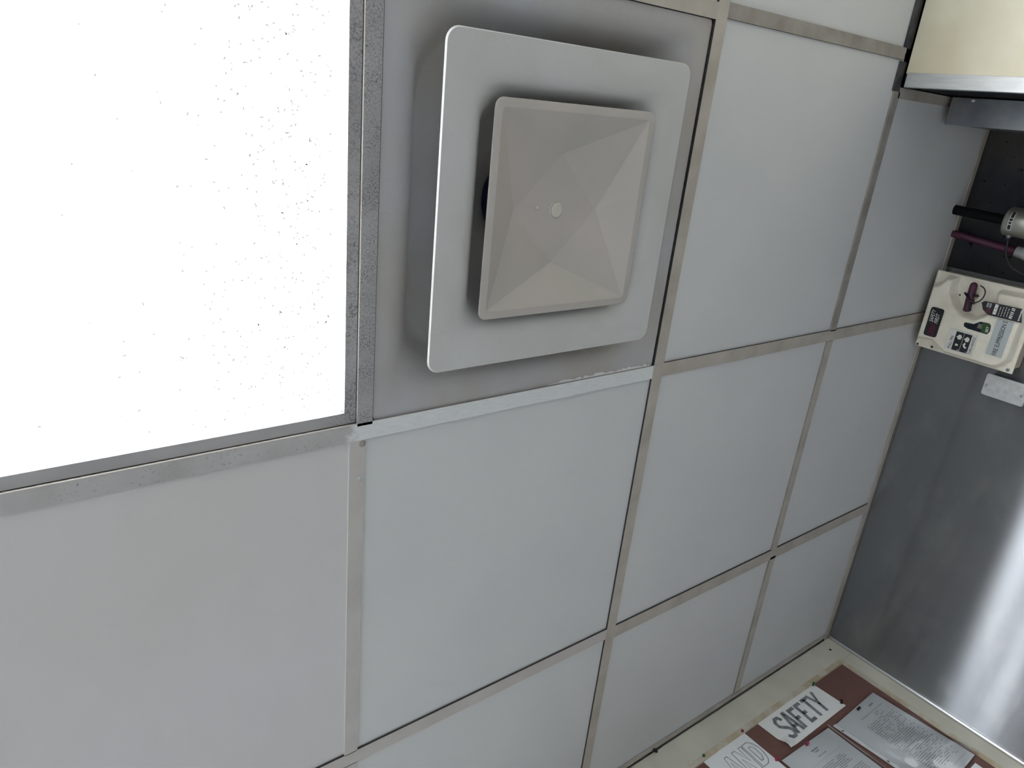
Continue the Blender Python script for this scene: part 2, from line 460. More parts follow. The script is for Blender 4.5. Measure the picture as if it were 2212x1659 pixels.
# ------------------------------------------------------------------ ceiling light (the lit panel) and four unseen panels added for fill
def light(lx, ly, label):
    x0, x1 = lx + .002 + TW, lx + S - .0022; y0, y1 = ly + TW, ly + 2*S - .0145
    cx, cy = (x0+x1)/2, (y0+y1)/2
    root = empty('ceiling_light', (cx, cy, ZC+.003), label, 'light', 'recessed ceiling light panels')
    zf = ZC + .0045; wd = .0165
    def fr(a, b, c, d, z): return [(a, c, z), (b, c, z), (b, d, z), (a, d, z)]
    V = fr(x0, x1, y0, y1, zf+.03) + fr(x0, x1, y0, y1, zf) + fr(x0+wd, x1-wd, y0+wd, y1-wd, zf) + fr(x0+wd+.004, x1-wd-.004, y0+wd+.004, y1-wd-.004, zf+.007)
    F = []
    for k in range(3):
        for i in range(4):
            j = (i+1) % 4; F.append((k*4+i, k*4+j, (k+1)*4+j, (k+1)*4+i))
    mesh('frame', V, F, M['frame_speck'], root)
    g = .0035
    v, f = boxvf(x0+wd+g, x1-wd-g, y0+wd+g, y1-wd-g, zf+.006, zf+.010)
    mesh('lens', v, f, M['lens'], root)
    if label.startswith('glowing'):
        r = random.Random(5); V = []; F = []
        for k in range(520):
            px = x1 - .035 - abs(r.gauss(0, .085)) - (.02 if r.random() < .3 else 0); py = y1 - .03 - r.random()*.60
            if k % 9 == 0: px = x1 - .04 - r.random()*.33
            a_ = r.random()*6.28; l_ = r.uniform(.0010, .0021)*(1.5 if k % 17 == 0 else 1); w_ = r.uniform(.0008, .0013)
            c_, s_ = math.cos(a_), math.sin(a_); o_ = len(V)
            for e, q in ((-1, -1), (1, -.6), (.8, 1), (-.7, .7)):
                for zz in (zf+.0048, zf+.0054): V.append((px + c_*l_*e - s_*w_*q, py + s_*l_*e + c_*w_*q, zz))
            F += [(o_, o_+2, o_+4, o_+6), (o_+7, o_+5, o_+3, o_+1)] + [(o_+2*i, o_+2*i+1, o_+(2*i+3) % 8, o_+(2*i+2) % 8) for i in range(4)]
        fl = mesh('dust_flecks', V, F, M['fleck'], root); fl['kind'] = 'stuff'
    v, f = boxvf(x0+.004, x1-.004, y0+.004, y1-.004, zf+.031, zf+.10)
    mesh('housing', v, f, M['alu'], root)
light(-2*S, -2*S, 'glowing white ceiling light panel beside the square air diffuser')
light(-2*S, -6*S, 'second ceiling light panel, unseen and added for fill, further along the same row, away from the board')
light(-4*S, -2*S, 'third ceiling light panel, unseen and added for fill, one bay over from the glowing panel by the diffuser')
light(-2*S, -4*S, 'fifth ceiling light panel, unseen and added to brighten the board, end to end behind the glowing panel by the diffuser')
light(-4*S, -6*S, 'fourth ceiling light panel, unseen and added for fill, in the far corner of the room')

# ------------------------------------------------------------------ air diffuser
DX, DY = -0.2995, -0.303
dif = empty('air_diffuser', (DX, DY, H-.04), 'square grey metal ceiling air diffuser with stepped plates', 'air vent')
def shell(prof, th=0.0016, n=640):
    """prof: (half size, corner radius, height above ceiling), outside to inside; a thin pressed sheet"""
    lo = [ring(DX, DY, s, r, H+z, n) for s, r, z in prof]
    hi = [ring(DX, DY, s, r, H+z+th, n) for s, r, z in prof]
    return loft(lo + hi[::-1], closed=True)
v, f = shell([(.2858, .006, .0045), (.276, .006, .0045), (.264, .012, .0058), (.252, .028, .0080), (.241, .05, .0140), (.231, .065, .0250), (.223, .075, .0400), (.217, .082, .0530), (.210, .085, .0570), (.19, .088, .0590), (.16, .09, .0640), (.12, .11, .070), (.088, .088, .09), (.085, .085, .20)])
v = [(x, DY+(y-DY)*1.019, z) for x, y, z in v]
pan = mesh('back_pan', v, f, M['diff_base'], dif, smooth=True); pan.data.set_sharp_from_angle(angle=math.radians(50))
v, f = shell([(.2205, .019, -.0255), (.219, .018, -.0270), (.20, .018, -.0268), (.178, .022, -.0262), (.166, .03, -.0235), (.156, .04, -.015), (.149, .05, 0.0), (.142, .058, .020), (.132, .064, .040), (.116, .072, .058), (.095, .08, .075), (.070, .070, .092), (.062, .062, .10)], .0010)
rg = mesh('middle_ring', v, f, M['diff_ring'], dif, smooth=True); rg.data.set_sharp_from_angle(angle=math.radians(32))
v, f = join(cyl((DX, DY, H+.085), (DX, DY, H+.16), .064, .064, 48, False), ([(DX+.064*math.cos(2*math.pi*i/48), DY+.064*math.sin(2*math.pi*i/48), H+.16) for i in range(48)], [tuple(range(48))]))
mesh('neck_duct', v, f, M['duct'], dif)
# centre plaque: recessed diamond facets inside a thin rolled rim
zr = -.0345; zd = .031; dd = .079; n_ = 512; th_ = .0010
prof_ = [(.1475, .013, 0), (.1470, .0128, -.0005), (.1400, .010, -.0010), (.1360, .007, -.0012), (.1330, .0015, .0004)]
def plaque_side(dz):
    V = []; F = []
    for s_, r_2, z_ in prof_: V += ring(DX, DY, s_, r_2, H+zr+z_+dz, n_)
    for k in range(len(prof_)-1):
        for i in range(n_):
            j = (i+1) % n_; F.append((k*n_+i, k*n_+j, (k+1)*n_+j, (k+1)*n_+i))
    o_ = (len(prof_)-1)*n_; tip = len(V)
    V += [(DX+dd*c_, DY+dd*s_, H+zr+zd+dz) for c_, s_ in ((1, 0), (0, 1), (-1, 0), (0, -1))]
    for q in range(4):
        h_ = n_//8; c0 = q*n_//4
        for i in range(c0-h_, c0+h_-1): F.append((o_+i % n_, o_+(i+1) % n_, tip+q))
        F.append((o_+(c0+h_-1) % n_, o_+(c0+h_) % n_, tip+(q+1) % 4, tip+q))
    F.append((tip, tip+1, tip+2, tip+3))
    return V, F
Va, Fa = plaque_side(0); Vb, Fb = plaque_side(th_); nA = len(Va)
F = [tuple(reversed(q)) for q in Fa] + [tuple(nA+i for i in q) for q in Fb] + [(i, (i+1) % n_, nA+(i+1) % n_, nA+i) for i in range(n_)]
pl = mesh('centre_plaque', Va+Vb, F, M['diff_plaque'], dif, smooth=True); pl.data.set_sharp_from_angle(angle=math.radians(6))
zb_ = H + zr + .031
v, f = lathe((DX, DY, zb_+.002), (0, 0, -1), [(0, .0130), (.0022, .0130), (.0030, .0122), (.0032, .0118), (.0022, .0116), (.0022, .0114), (.0042, .0108), (.0046, .008)], 40)
mesh('button', v, f, M['button'], pl, smooth=False)
v, f = lathe((DX-.036, DY-.003, zb_+.002), (0, 0, -1), [(0, .003), (.0032, .0026), (.0042, .0012)], 12)
mesh('paint_drip', v, f, M['button'], pl, smooth=True)
for sx, sy in ((1, 1), (1, -1), (-1, 1), (-1, -1)):
    v, f = cyl((DX+sx*.055, DY+sy*.055, H+zr+.030), (DX+sx*.055, DY+sy*.055, H+.097), .0025, .0025, 10)
    mesh('hanger_rod', v, f, M['alu'], dif)

# white paint brushed over the lower edge of the pan
rs_ = random.Random(21); top_ = []; bot_ = []
for k in range(41):
    x = -.27 + .25*k/40; hgt = .0065*(.35+.65*rs_.random())*min(1, (k+1)/8)*min(1, (42-k)/3)*(1 if (k % 13) else .3)
    top_.append((x, -.0135-hgt, H+.0041)); bot_.append((x, -.0125, H+.0041))
mesh('paint_smear', top_+bot_, [(k, k+1, 42+k, 41+k) for k in range(40)], M['edge_light'], pan)
# rivets and stains on the grid
def rivet(x, y, r, m):
    v, f = lathe((x, y, ZC+.001), (0, 0, -1), [(0, r), (.0012, r*.95), (.0026, r*.6), (.003, r*.2)], 16)
    o = mesh('rivet', v, f, m, ce, smooth=True); return o
rivet(-.6025, .0185, .0052, M['tee_dark']); rivet(-.607, .073, .0034, M['label_grey'])

# ------------------------------------------------------------------ cream bulkhead at the right, with its corner strip
bz = H - 1.0
bulk = empty('bulkhead', ((BULK_X+XW)/2, -1.6, bz), 'cream painted bulkhead panel dropping from the ceiling, bright metal strip down its corner', 'bulkhead')
v, f = boxvf(BULK_X, XW-.001, Y0+.001, BULK_Y-.002, bz, H-.004)
mesh('shaded_core', v, f, M['pipe_and_shade_black'], bulk)  # black colour stands in for the shade on the bulkhead's flank
v, f = boxvf(BULK_X-.003, BULK_X, Y0+.001, BULK_Y-.027, bz, H-.006)
mesh('fascia_panel', v, f, M['cream'], bulk)
v, f = join(boxvf(BULK_X-.005, BULK_X, BULK_Y-.0285, BULK_Y, bz, H-.009), boxvf(BULK_X-.005, BULK_X+.012, BULK_Y-.002, BULK_Y, bz, H-.009))
cs = mesh('corner_strip', v, f, M['alu'], bulk)
b = cs.modifiers.new('bevel', 'BEVEL'); b.width = .001; b.segments = 2
# steel channel standing behind the bulkhead's corner
ch = empty('steel_channel', (.98, -.52, bz), 'dark steel channel post between cream bulkhead and fire suppression pipes', 'channel')
chx, cy0, cy1 = .838, BULK_Y+.0005, -.491
v, f = join(boxvf(chx, chx+.002, cy0, cy1, bz, H-.012), boxvf(chx+.002, XW-.001, cy1-.002, cy1, bz, H-.012), boxvf(chx+.002, XW-.001, cy0, cy0+.002, bz, H-.012))
o = mesh('web', v, f, M['steel_dark'], ch)
b = o.modifiers.new('bevel', 'BEVEL'); b.width = .0008; b.segments = 2
v, f = boxvf(chx-.0012, chx, cy1-.006, cy1+.0012, bz, H-.012); mesh('folded_lip', v, f, M['steel_dark'], ch)
v, f = lathe((chx, -.5435, H-.058), (-1, 0, 0), [(0, .004), (.002, .004), (.003, .002)], 12); mesh('rivet', v, f, M['alu'], ch)

# ------------------------------------------------------------------ text helpers
def text_mesh(s, wd, ht, bold=0.0, shear=0.0):
    """flat lettering filling a box wd x ht, lower-left at the origin, as (verts2d, faces)"""
    cu = bpy.data.curves.new('t', 'FONT'); cu.body = s; cu.size = 1.0; cu.offset = bold; cu.shear = shear; cu.resolution_u = 3
    ob = bpy.data.objects.new('t', cu); COL.objects.link(ob)
    dg = bpy.context.evaluated_depsgraph_get(); dg.update()
    me = bpy.data.meshes.new_from_object(ob.evaluated_get(dg))
    vs_ = [(q.co.x, q.co.y) for q in me.vertices]; fs = [tuple(p.vertices) for p in me.polygons]
    bpy.data.objects.remove(ob); bpy.data.curves.remove(cu); bpy.data.meshes.remove(me)
    x0 = min(q[0] for q in vs_); x1 = max(q[0] for q in vs_); y0 = min(q[1] for q in vs_); y1 = max(q[1] for q in vs_)
    return [((x-x0)/(x1-x0)*wd, (y-y0)/(y1-y0)*ht) for x, y in vs_], fs
def stroke2d(pts, wd):
    """mitred thick polyline in 2d"""
    n = len(pts); L = []; Rr = []
    closed = pts[0] == pts[-1] and n > 2
    for k in range(n):
        a = pts[k-1] if k > 0 else (pts[n-2] if closed else None); c = pts[k+1] if k < n-1 else (pts[1] if closed else None); p = pts[k]
        ds = []
        if a: l = math.hypot(p[0]-a[0], p[1]-a[1]) or 1; ds.append(((p[0]-a[0])/l, (p[1]-a[1])/l))
        if c: l = math.hypot(c[0]-p[0], c[1]-p[1]) or 1; ds.append(((c[0]-p[0])/l, (c[1]-p[1])/l))
        nx = -sum(d[1] for d in ds); ny = sum(d[0] for d in ds); l = math.hypot(nx, ny) or 1; nx /= l; ny /= l
        k2 = max(.5, abs(nx*-ds[0][1] + ny*ds[0][0])); h = wd/2/k2
        L.append((p[0]+nx*h, p[1]+ny*h)); Rr.append((p[0]-nx*h, p[1]-ny*h))
    return L + Rr, [(n+i, n+i+1, i+1, i) for i in range(n-1)]
def rrect(x0, x1, y0, y1, r, n=5):
    out = []
    for cx, cy, t0 in ((x1-r, y1-r, 0), (x0+r, y1-r, 90), (x0+r, y0+r, 180), (x1-r, y0+r, 270)):
        for i in range(n+1):
            a = math.radians(t0 + 90*i/n); out.append((cx+r*math.cos(a), cy+r*math.sin(a)))
    return out
def onright(v2, x): return [(x, -a, H+b_) for a, b_ in v2]        # 2d = (-y, height) seen facing the steel wall
def onback(v2, y): return [(a, y, H+b_) for a, b_ in v2]          # 2d = (x, height) seen facing the board
def plate(outline, d, th, place):
    """flat piece with the given 2d outline and real thickness, front face at depth d towards the room by th"""
    n = len(outline); a = place(outline, d-th); b_ = place(outline, d)
    V = a + b_; F = [tuple(range(n)), tuple(reversed(range(n, 2*n)))]
    for i in range(n):
        j = (i+1) % n; F.append((i, n+i, n+j, j))
    return V, F
def shift(vf, dx, dy): return [(a+dx, b_+dy) for a, b_ in vf[0]], vf[1]
def decal(name, parts2, d, m, parent, place):
    V = []; F = []
    for v2, f2 in parts2:
        o_ = len(V); V += place(v2, d); F += [tuple(i+o_ for i in q) for q in f2]
    return mesh(name, V, F, m, parent)
def quad(x0, x1, y0, y1): return [(x0, y0), (x1, y0), (x1, y1), (x0, y1)], [(0, 1, 2, 3)]

# ------------------------------------------------------------------ fire suppression pull station
FX = XW - .066                   # flange plane
fy0, fy1, fz0, fz1 = -.1364, .0735, -.2525, -.0092
fb = empty('fire_pull_station', (XW-.04, (fy0+fy1)/2, H+fz0), 'ivory fire suppression release box with stickers, high on the steel wall', 'control box')
v, f = boxvf(FX+.004, XW-.0005, fy0+.006, fy1-.006, H+fz0+.006, H+fz1-.004)
o = mesh('back_box', v, f, M['ivory_side'], fb)
b = o.modifiers.new('bevel', 'BEVEL'); b.width = .004; b.segments = 3
def sd_box(y, z, a, b_, c, d, r):
    cx, cz = (a+b_)/2, (c+d)/2; qx = abs(y-cx)-(b_-a)/2+r; qz = abs(z-cz)-(d-c)/2+r
    return math.hypot(max(qx, 0), max(qz, 0)) + min(max(qx, qz), 0) - r
def sm(x, e): x = min(max(x/e*.5+.5, 0), 1); return x*x*(3-2*x)
def poly_sd(y, z, P):
    d = 1e9; ins = False; n = len(P)
    for i in range(n):
        ax, az = P[i]; bx, bz_ = P[(i+1) % n]; ex, ez = bx-ax, bz_-az; t_ = max(0, min(1, ((y-ax)*ex+(z-az)*ez)/(ex*ex+ez*ez)))
        d = min(d, math.hypot(y-ax-ex*t_, z-az-ez*t_))
        if (az > z) != (bz_ > z) and y < (bx-ax)*(z-az)/(bz_-az)+ax: ins = not ins
    return -d if ins else d
POCKET = [(-.150, -.070), (-.128, -.0735), (-.110, -.072), (-.092, -.076), (-.070, -.090), (-.052, -.112), (-.050, -.134), (-.062, -.150), (-.090, -.163), (-.116, -.158), (-.131, -.168), (-.134, -.262), (-.150, -.262)]
NOTCH = [(.085, -.005), (.056, -.005), (.0545, -.028), (.052, -.052), (.060, -.066), (.068, -.082), (.085, -.086)]
NOTCH2 = [(.085, -.215), (.070, -.222), (.060, -.236), (.044, -.247), (.030, -.262), (.085, -.262)]
NOTCH3 = [(-.150, -.040), (-.128, -.036), (-.112, -.026), (-.104, -.006), (-.150, -.006)]
DOME = .0295
def cover_h(y, z):
    d = sd_box(y, z, fy0+.004, fy1-.003, fz0+.006, fz1-.001, .012)
    d = max(d, .010 - poly_sd(y, z, POCKET) - .006)
    for nn in (NOTCH, NOTCH2, NOTCH3): d = max(d, .0035 - poly_sd(y, z, nn))
    h = DOME * sm(-d - .0055, .0062)
    e = sd_box(y, z, fy0, fy1, fz0, fz1, .006)
    return h + .002*sm(e+.006, .002)*(1 if y < 0 else .6)          # raised bead round the flange
NY, NZ = 92, 104; V = []; F = []
for j in range(NZ+1):
    for i in range(NY+1):
        y = fy0 + (fy1-fy0)*i/NY; z = fz0 + (fz1-fz0)*j/NZ
        V.append((FX - cover_h(y, z), y, H+z))
for j in range(NZ):
    for i in range(NY):
        a = j*(NY+1)+i; F.append((a, a+NY+1, a+NY+2, a+1))
edge = [i for i in range(NY+1)] + [j*(NY+1)+NY for j in range(1, NZ+1)] + [NZ*(NY+1)+i for i in range(NY-1, -1, -1)] + [j*(NY+1) for j in range(NZ-1, 0, -1)]
base = len(V)
for k in edge: V.append((FX+.005, V[k][1], V[k][2]))
for k in range(len(edge)):
    k2 = (k+1) % len(edge); F.append((edge[k], edge[k2], base+k2, base+k))
F.append(tuple(range(base, base+len(edge))))
cov = mesh('moulded_cover', V, F, M['ivory'], fb, smooth=True)
LX = FX - DOME - .0002           # face of the raised cover
def flat(name, outline, m, parent, lift=.0008, th=.0012):
    v, f = plate(outline, LX - lift + th*.0, th, onright); return mesh(name, v, f, m, parent)
TX = LX - .0008 - .0012 - .0003  # lettering sits on the labels
# black sticker: script and SAFETY FIRST
lb = flat('black_sticker', rrect(-.0325, .0452, -.0660, -.0330, .006), M['black'], fb)
s1 = shift(text_mesh('SAFETY', .034, .0098, .012, .25), .0058, -.0470); s2 = shift(text_mesh('FIRST', .027, .0098, .012, .25), .0045, -.0595)
decal('lettering', [s1], TX, M['label_white'], lb, onright); decal('lettering', [s2], TX, M['label_white'], lb, onright)
rnd = random.Random(3); sq = []
for k in range(9):
    x = -.0285 + k*.0034; p = [(x+rnd.uniform(-.002, .002), -.0405-rnd.uniform(0, .006)), (x+.003+rnd.uniform(-.002, .002), -.047), (x-.001, -.053-rnd.uniform(0, .005)), (x+.0035, -.0555-rnd.uniform(-.002, .004))]
    sq.append(stroke2d(p, .0013))
decal('red_script', sq, TX, M['red_script'], lb, onright)
# pull-pin / turn-handle sticker
pp = flat('instruction_sticker', rrect(-.0520, .0035, -.1612, -.0925, .003), M['label_white'], fb)
decal('pictogram_ground', [quad(-.0492, .0005, -.1298, -.1108), quad(-.0490, .0005, -.1492, -.1306)], TX, M['black'], pp, onright)
decal('lettering', [shift(text_mesh('PULL PIN', .034, .0072, .01, .1), -.0480, -.1080)], TX, M['black'], pp, onright)
decal('lettering', [shift(text_mesh('TURN HANDLE', .046, .0066, .01, .1), -.0490, -.1585)], TX, M['black'], pp, onright)
hand = lambda cx, cy, s_: ([(cx+s_*a, cy+s_*b_) for a, b_ in ((-.9, -.6), (.2, -.9), (1, -.5), (1.1, .4), (.4, .8), (-.1, 1.3), (-.4, .7), (-1, .5))], [(0, 1, 2, 3, 4, 5, 6, 7)])
arrow = lambda cx, cy, s_: ([(cx+s_*a, cy+s_*b_) for a, b_ in ((-1, .2), (0, 1), (1, .2), (.5, .2), (.5, -.9), (-.5, -.9), (-.5, .2))], [(0, 1, 2, 3, 4, 5, 6)])
curved = stroke2d([(-.036, -.144), (-.034, -.139), (-.029, -.1365), (-.024, -.139)], .0042)
decal('pictogram', [hand(-.013, -.1215, .0062), hand(-.014, -.1405, .0062), arrow(-.034, -.120, .0042), curved, shift(text_mesh('1', .002, .004), -.0475, -.1285), shift(text_mesh('2', .0026, .004), -.0475, -.1478)], TX-.0003, M['label_white'], pp, onright)
# indicator window with SET
wn = flat('indicator_window', [(0.0241, -.1206), (.0278, -.123), (.0289, -.143), (.0393, -.1554), (.0406, -.1756), (.0365, -.1811), (.0218, -.1831), (.0129, -.1791), (.0138, -.1318), (.017, -.1228)][::-1], M['window_dark'], fb)
decal('green_zone', [([(.0136, -.163), (.0145, -.178), (.0218, -.1822), (.0362, -.1803), (.0398, -.1752), (.0394, -.162)], [(0, 1, 2, 3, 4, 5)])], TX, M['green'], wn, onright)
decal('pointer', [quad(.022, .034, -.163, -.153)], TX-.0001, M['window_grey'], wn, onright)
decal('lettering', [shift(text_mesh('SET', .015, .0062, .01), .0175, -.1795)], TX-.0003, M['label_white'], wn, onright)
# grey name plate
npl = flat('name_plate', rrect(-.0350, .0580, -.2270, -.1900, .002), M['label_grey'], fb)
decal('lettering', [shift(text_mesh('FIRE SUPPRESSION S', .0885, .0105, .008), -.0325, -.2145)], TX, M['black'], npl, onright)
# turning handle in its pocket
hd = None
P0 = Vector((FX-.020, -.1290, H-.1100)); P1 = Vector((FX-.028, -.0580, H-.1150))
dv = (P1-P0)
pr = [(0, .002), (.002, .0062), (.006, .0085), (.015, .0092), (.035, .0092), (.055, .0088), (.068, .0085), (.0735, .0085), (.0758, .0045)]
v, f = lathe(P0, dv, pr, 20); hd = mesh('turning_handle', v, f, M['maroon'], fb, smooth=True)
v, f = join(lathe(P0+dv*.60+Vector((.003, 0, 0)), dv, [(0, .0100), (.006, .0105), (.008, .0100)], 16), tube([P0+dv*.45+Vector((-.011, 0, .006)), P0+dv*.6+Vector((-.012, 0, -.004)), P0+dv*.8+Vector((-.0115, 0, -.010)), P0+dv*.97+Vector((-.008, 0, -.011))], .0028, 8),
            tube([P0+dv*.42+Vector((-.004, 0, .014)), P0+dv*.5+Vector((-.011, 0, .004)), P0+dv*.62+Vector((-.011, 0, -.006)), P0+dv*.7+Vector((-.009, 0, -.017))], .0026, 8))
mesh('tie_wrap', v, f, M['zip'], hd, smooth=True)
v, f = lathe(P0+dv*.46+Vector((-.004, 0, .009)), (0, -.1, -1), [(0, .0035), (.026, .0035), (.03, .001)], 12); mesh('cross_pin', v, f, M['zip'], hd)
v, f = lathe((FX+.001, -.0925, H-.1125), (-1, 0, 0), [(0, .010), (.018, .010), (.020, .008)], 24); mesh('handle_hub', v, f, M['ivory_side'], hd)
pts = [(FX-.008-.008, -.1235, H-.1235), (FX-.012-.009, -.1205, H-.1345), (FX-.0155-.009, -.1130, H-.1415), (FX-.0175-.009, -.1030, H-.1430), (FX-.0195-.009, -.0930, H-.1405), (FX-.021-.009, -.0850, H-.1345), (FX-.021-.009, -.0800, H-.1260), (FX-.018-.009, -.0775, H-.1180)]
def smoothpath(P, n=6):
    out = []
    for k in range(len(P)-1):
        p0, p1, p2, p3 = (Vector(P[max(k-1, 0)]), Vector(P[k]), Vector(P[k+1]), Vector(P[min(k+2, len(P)-1)]))
        for i in range(n):
            t_ = i/n; out.append(0.5*((2*p1)+(-p0+p2)*t_+(2*p0-5*p1+4*p2-p3)*t_*t_+(-p0+3*p1-3*p2+p3)*t_**3))
    out.append(Vector(P[-1])); return out
v, f = tube(smoothpath(pts), .00155, 8); mesh('pin_ring', v, f, M['cable'], fb, smooth=True)
for (y, z, r, mm) in ((.0655, -.0530, .0032, 'black'), (.0690, -.0150, .0034, 'ink'), (.0655, -.2415, .0042, 'steel_dark'), (-.0865, -.0790, .0022, 'black')):
    v, f = lathe((FX-.0012, y, H+z), (-1, 0, 0), [(0, r), (.0012, r), (.0018, r*.55), (.0012, r*.35)], 18); mesh('screw', v, f, M[mm], fb)

# inspection tag hanging over the box
TG = LX - .009
tagm = [(.0712, -.1545), (.0880, -.1465), (.0935, -.1530), (.0960, -.2360), (.0630, -.2450), (.0622, -.1690)][::-1]
v, f = plate(tagm, TG, .0006, onright)
tg_ = empty('inspection_tag', (TG, -.08, H-.245), 'black printed tag on a ring, overlapping the grey name plate', 'tag')
mesh('card', v, f, M['black'], tg_)
q2 = lambda a0, a1, b0, b1: quad(a0, a1, b0, b1)
TT = TG - .0006 - .0003
decal('white_panel', [q2(.0668, .0925, -.1855, -.1780)], TT, M['label_white'], tg_, onright)
blk = []; r3 = random.Random(11)
for row in range(2):
    for k in range(6):
        blk.append(q2(.0805+k*.0019, .0805+k*.0019+.0013, -.1640-row*.0062, -.1596-row*.0062))
decal('grey_print', blk, TT, M['label_grey'], tg_, onright)
decal('red_print', [stroke2d([(.066+k*.0024, -.1600-r3.uniform(0, .004)), (.068+k*.0022, -.1660), (.0665+k*.0024, -.1715)], .0014) for k in range(6)], TT, M['red_script'], tg_, onright)
blk = []
for row, (a0, a1) in enumerate(((.0665, .092), (.0668, .092), (.0672, .0925), (.068, .0925))):
    z = -.1905-row*.0062; x = a0
    while x < a1-.002:
        wd = r3.uniform(.0012, .004); blk.append(q2(x, min(x+wd, a1), z-.0014, z)); x += wd+r3.uniform(.0008, .002)
for k, (x, h_) in enumerate(((.0660, .0075), (.0685, .0075), (.0722, .0075), (.0765, .0075), (.0805, .0075), (.0862, .0075), (.0900, .0075))):
    blk.append(([(x, -.2225), (x+.0022, -.2225), (x+.0032, -.2150), (x+.001, -.2150)], [(0, 1, 2, 3)]))
for k in range(3): blk.append(([(.0672+.009*k, -.2225), (.0722+.009*k, -.2225), (.0724+.009*k, -.2207), (.0674+.009*k, -.2207)], [(0, 1, 2, 3)]))
x = .066
while x < .092:
    wd = r3.uniform(.001, .003); blk.append(q2(x, x+wd, -.2385, -.2355)); x += wd + .0007
decal('white_print', blk, TT, M['label_white'], tg_, onright)
decal('dark_glyphs', [([(.072, -.1795), (.0745, -.1825), (.0732, -.1842)], [(0, 1, 2)]), ([(.080, -.1790), (.0835, -.1830), (.0815, -.1836)], [(0, 1, 2)])], TT-.0003, M['black'], tg_, onright)

# ------------------------------------------------------------------ junction box below
JX = XW - .035
jb = empty('junction_box', (XW-.018, .127, H-.29), 'small galvanised junction box with screwed cover just below the ivory box', 'junction box')
v, f = boxvf(JX+.004, XW-.0005, .100, .1575, H-.2905, H-.1955)
o = mesh('body', v, f, M['steel_dark'], jb); b = o.modifiers.new('bevel', 'BEVEL'); b.width = .005; b.segments = 3
v, f = plate(rrect(-.1545, -.0967, -.2905, -.1915, .005), JX+.004, .004, onright)
cvr = mesh('cover', v, f, M['galv'], jb)
for z in (-.1990, -.2815):
    v, f = lathe((JX, .1278, H+z), (-1, 0, 0), [(0, .0042), (.0012, .004), (.0018, .003)], 20); sc1 = mesh('screw', v, f, M['galv'], jb)
    v, f = boxvf(JX-.0021, JX-.0016, .1248, .1308, H+z-.0006, H+z+.0006); mesh('slot', v, f, M['black'], sc1)

# ------------------------------------------------------------------ pipes beside the box
pa = empty('black_pipe', (1.0742, -.286, H-.40), 'black pipe dropping from the ceiling into a satin metal fitting', 'pipe')
v, f = tube([(1.0742, -.2925, H+.02), (1.0742, -.2915, H-.005), (1.0742, -.2862, H-.128), (1.0742, -.2855, H-.14)], .0122, 20); mesh('tube', v, f, M['pipe_and_shade_black'], pa, smooth=True)
v, f = lathe((1.0742, -.2862, H-.1215), (0, .01, -1), [(0, .022), (.002, .0330), (.006, .0352), (.075, .0352), (.080, .033), (.13, .033)], 40)
ft = mesh('fitting', v, f, M['fitting'], pa, smooth=True)
def oncyl(v2, r=.0358): return [(1.0742 - r*math.cos(a), -.2860 + r*math.sin(a), H+z) for a, z in v2]
def cq(a0, a1, z0, z1, n=6):
    v2 = [(a0+(a1-a0)*i/n, z) for z in (z0, z1) for i in range(n+1)]; return v2, [(i, i+1, n+2+i, n+1+i) for i in range(n)]
def cyldecal(name, parts2, m, r):
    V = []; F = []
    for v2, f2 in parts2:
        o_ = len(V); V += oncyl(v2, r); F += [tuple(i+o_ for i in q) for q in f2]
    return mesh(name, V, F, m, ft)
cyldecal('marking_band', [cq(-.75, .55, -.1468, -.1375)], M['label_white'], .0355)
cyldecal('marking', [cq(-.75, -.32, -.1455, -.1388), cq(-.28, -.10, -.1455, -.1388), cq(-.05, .10, -.1450, -.1392), cq(.16, .50, -.1455, -.1388)], M['black'], .0358)
pb = empty('maroon_pipe', (1.1000, -.21, H-.42), 'maroon painted pipe dropping from the ceiling beside the ivory box', 'pipe')
v, f = tube([(1.1085, -.2293, H+.02), (1.1085, -.2285, H-.004), (1.1085, -.2140, H-.16)], .0098, 18); mesh('tube', v, f, M['maroon'], pb, smooth=True)
v, f = lathe((1.1085, -.2147, H-.1525), (0, .09, -1), [(0, .0105), (.001, .0138), (.02, .0142), (.022, .0155), (.03, .0155), (.20, .0155)], 24); mesh('coupling', v, f, M['galv'], pb, smooth=True)
wc = smoothpath([(1.0690, -.2490, H-.1395), (1.0640, -.2420, H-.1420), (1.0620, -.2260, H-.1450), (1.0640, -.2050, H-.1490), (1.0700, -.1850, H-.1610), (1.0780, -.1730, H-.1790), (1.0860, -.1640, H-.2050), (1.1000, -.1580, H-.2400)])
v, f = tube(wc, .0024, 10); cb = mesh('cable', v, f, M['cable'], None, origin=(1.08, -.19, H-.24), smooth=True)
tag(cb, 'thin black cable looping from the metal fitting past the maroon pipe', 'cable')
v, f = lathe((1.0650, -.2545, H-.1390), (-.2, 1, -.35), [(0, .006), (.006, .006), (.009, .0035)], 14); mesh('gland', v, f, M['steel_dark'], cb)

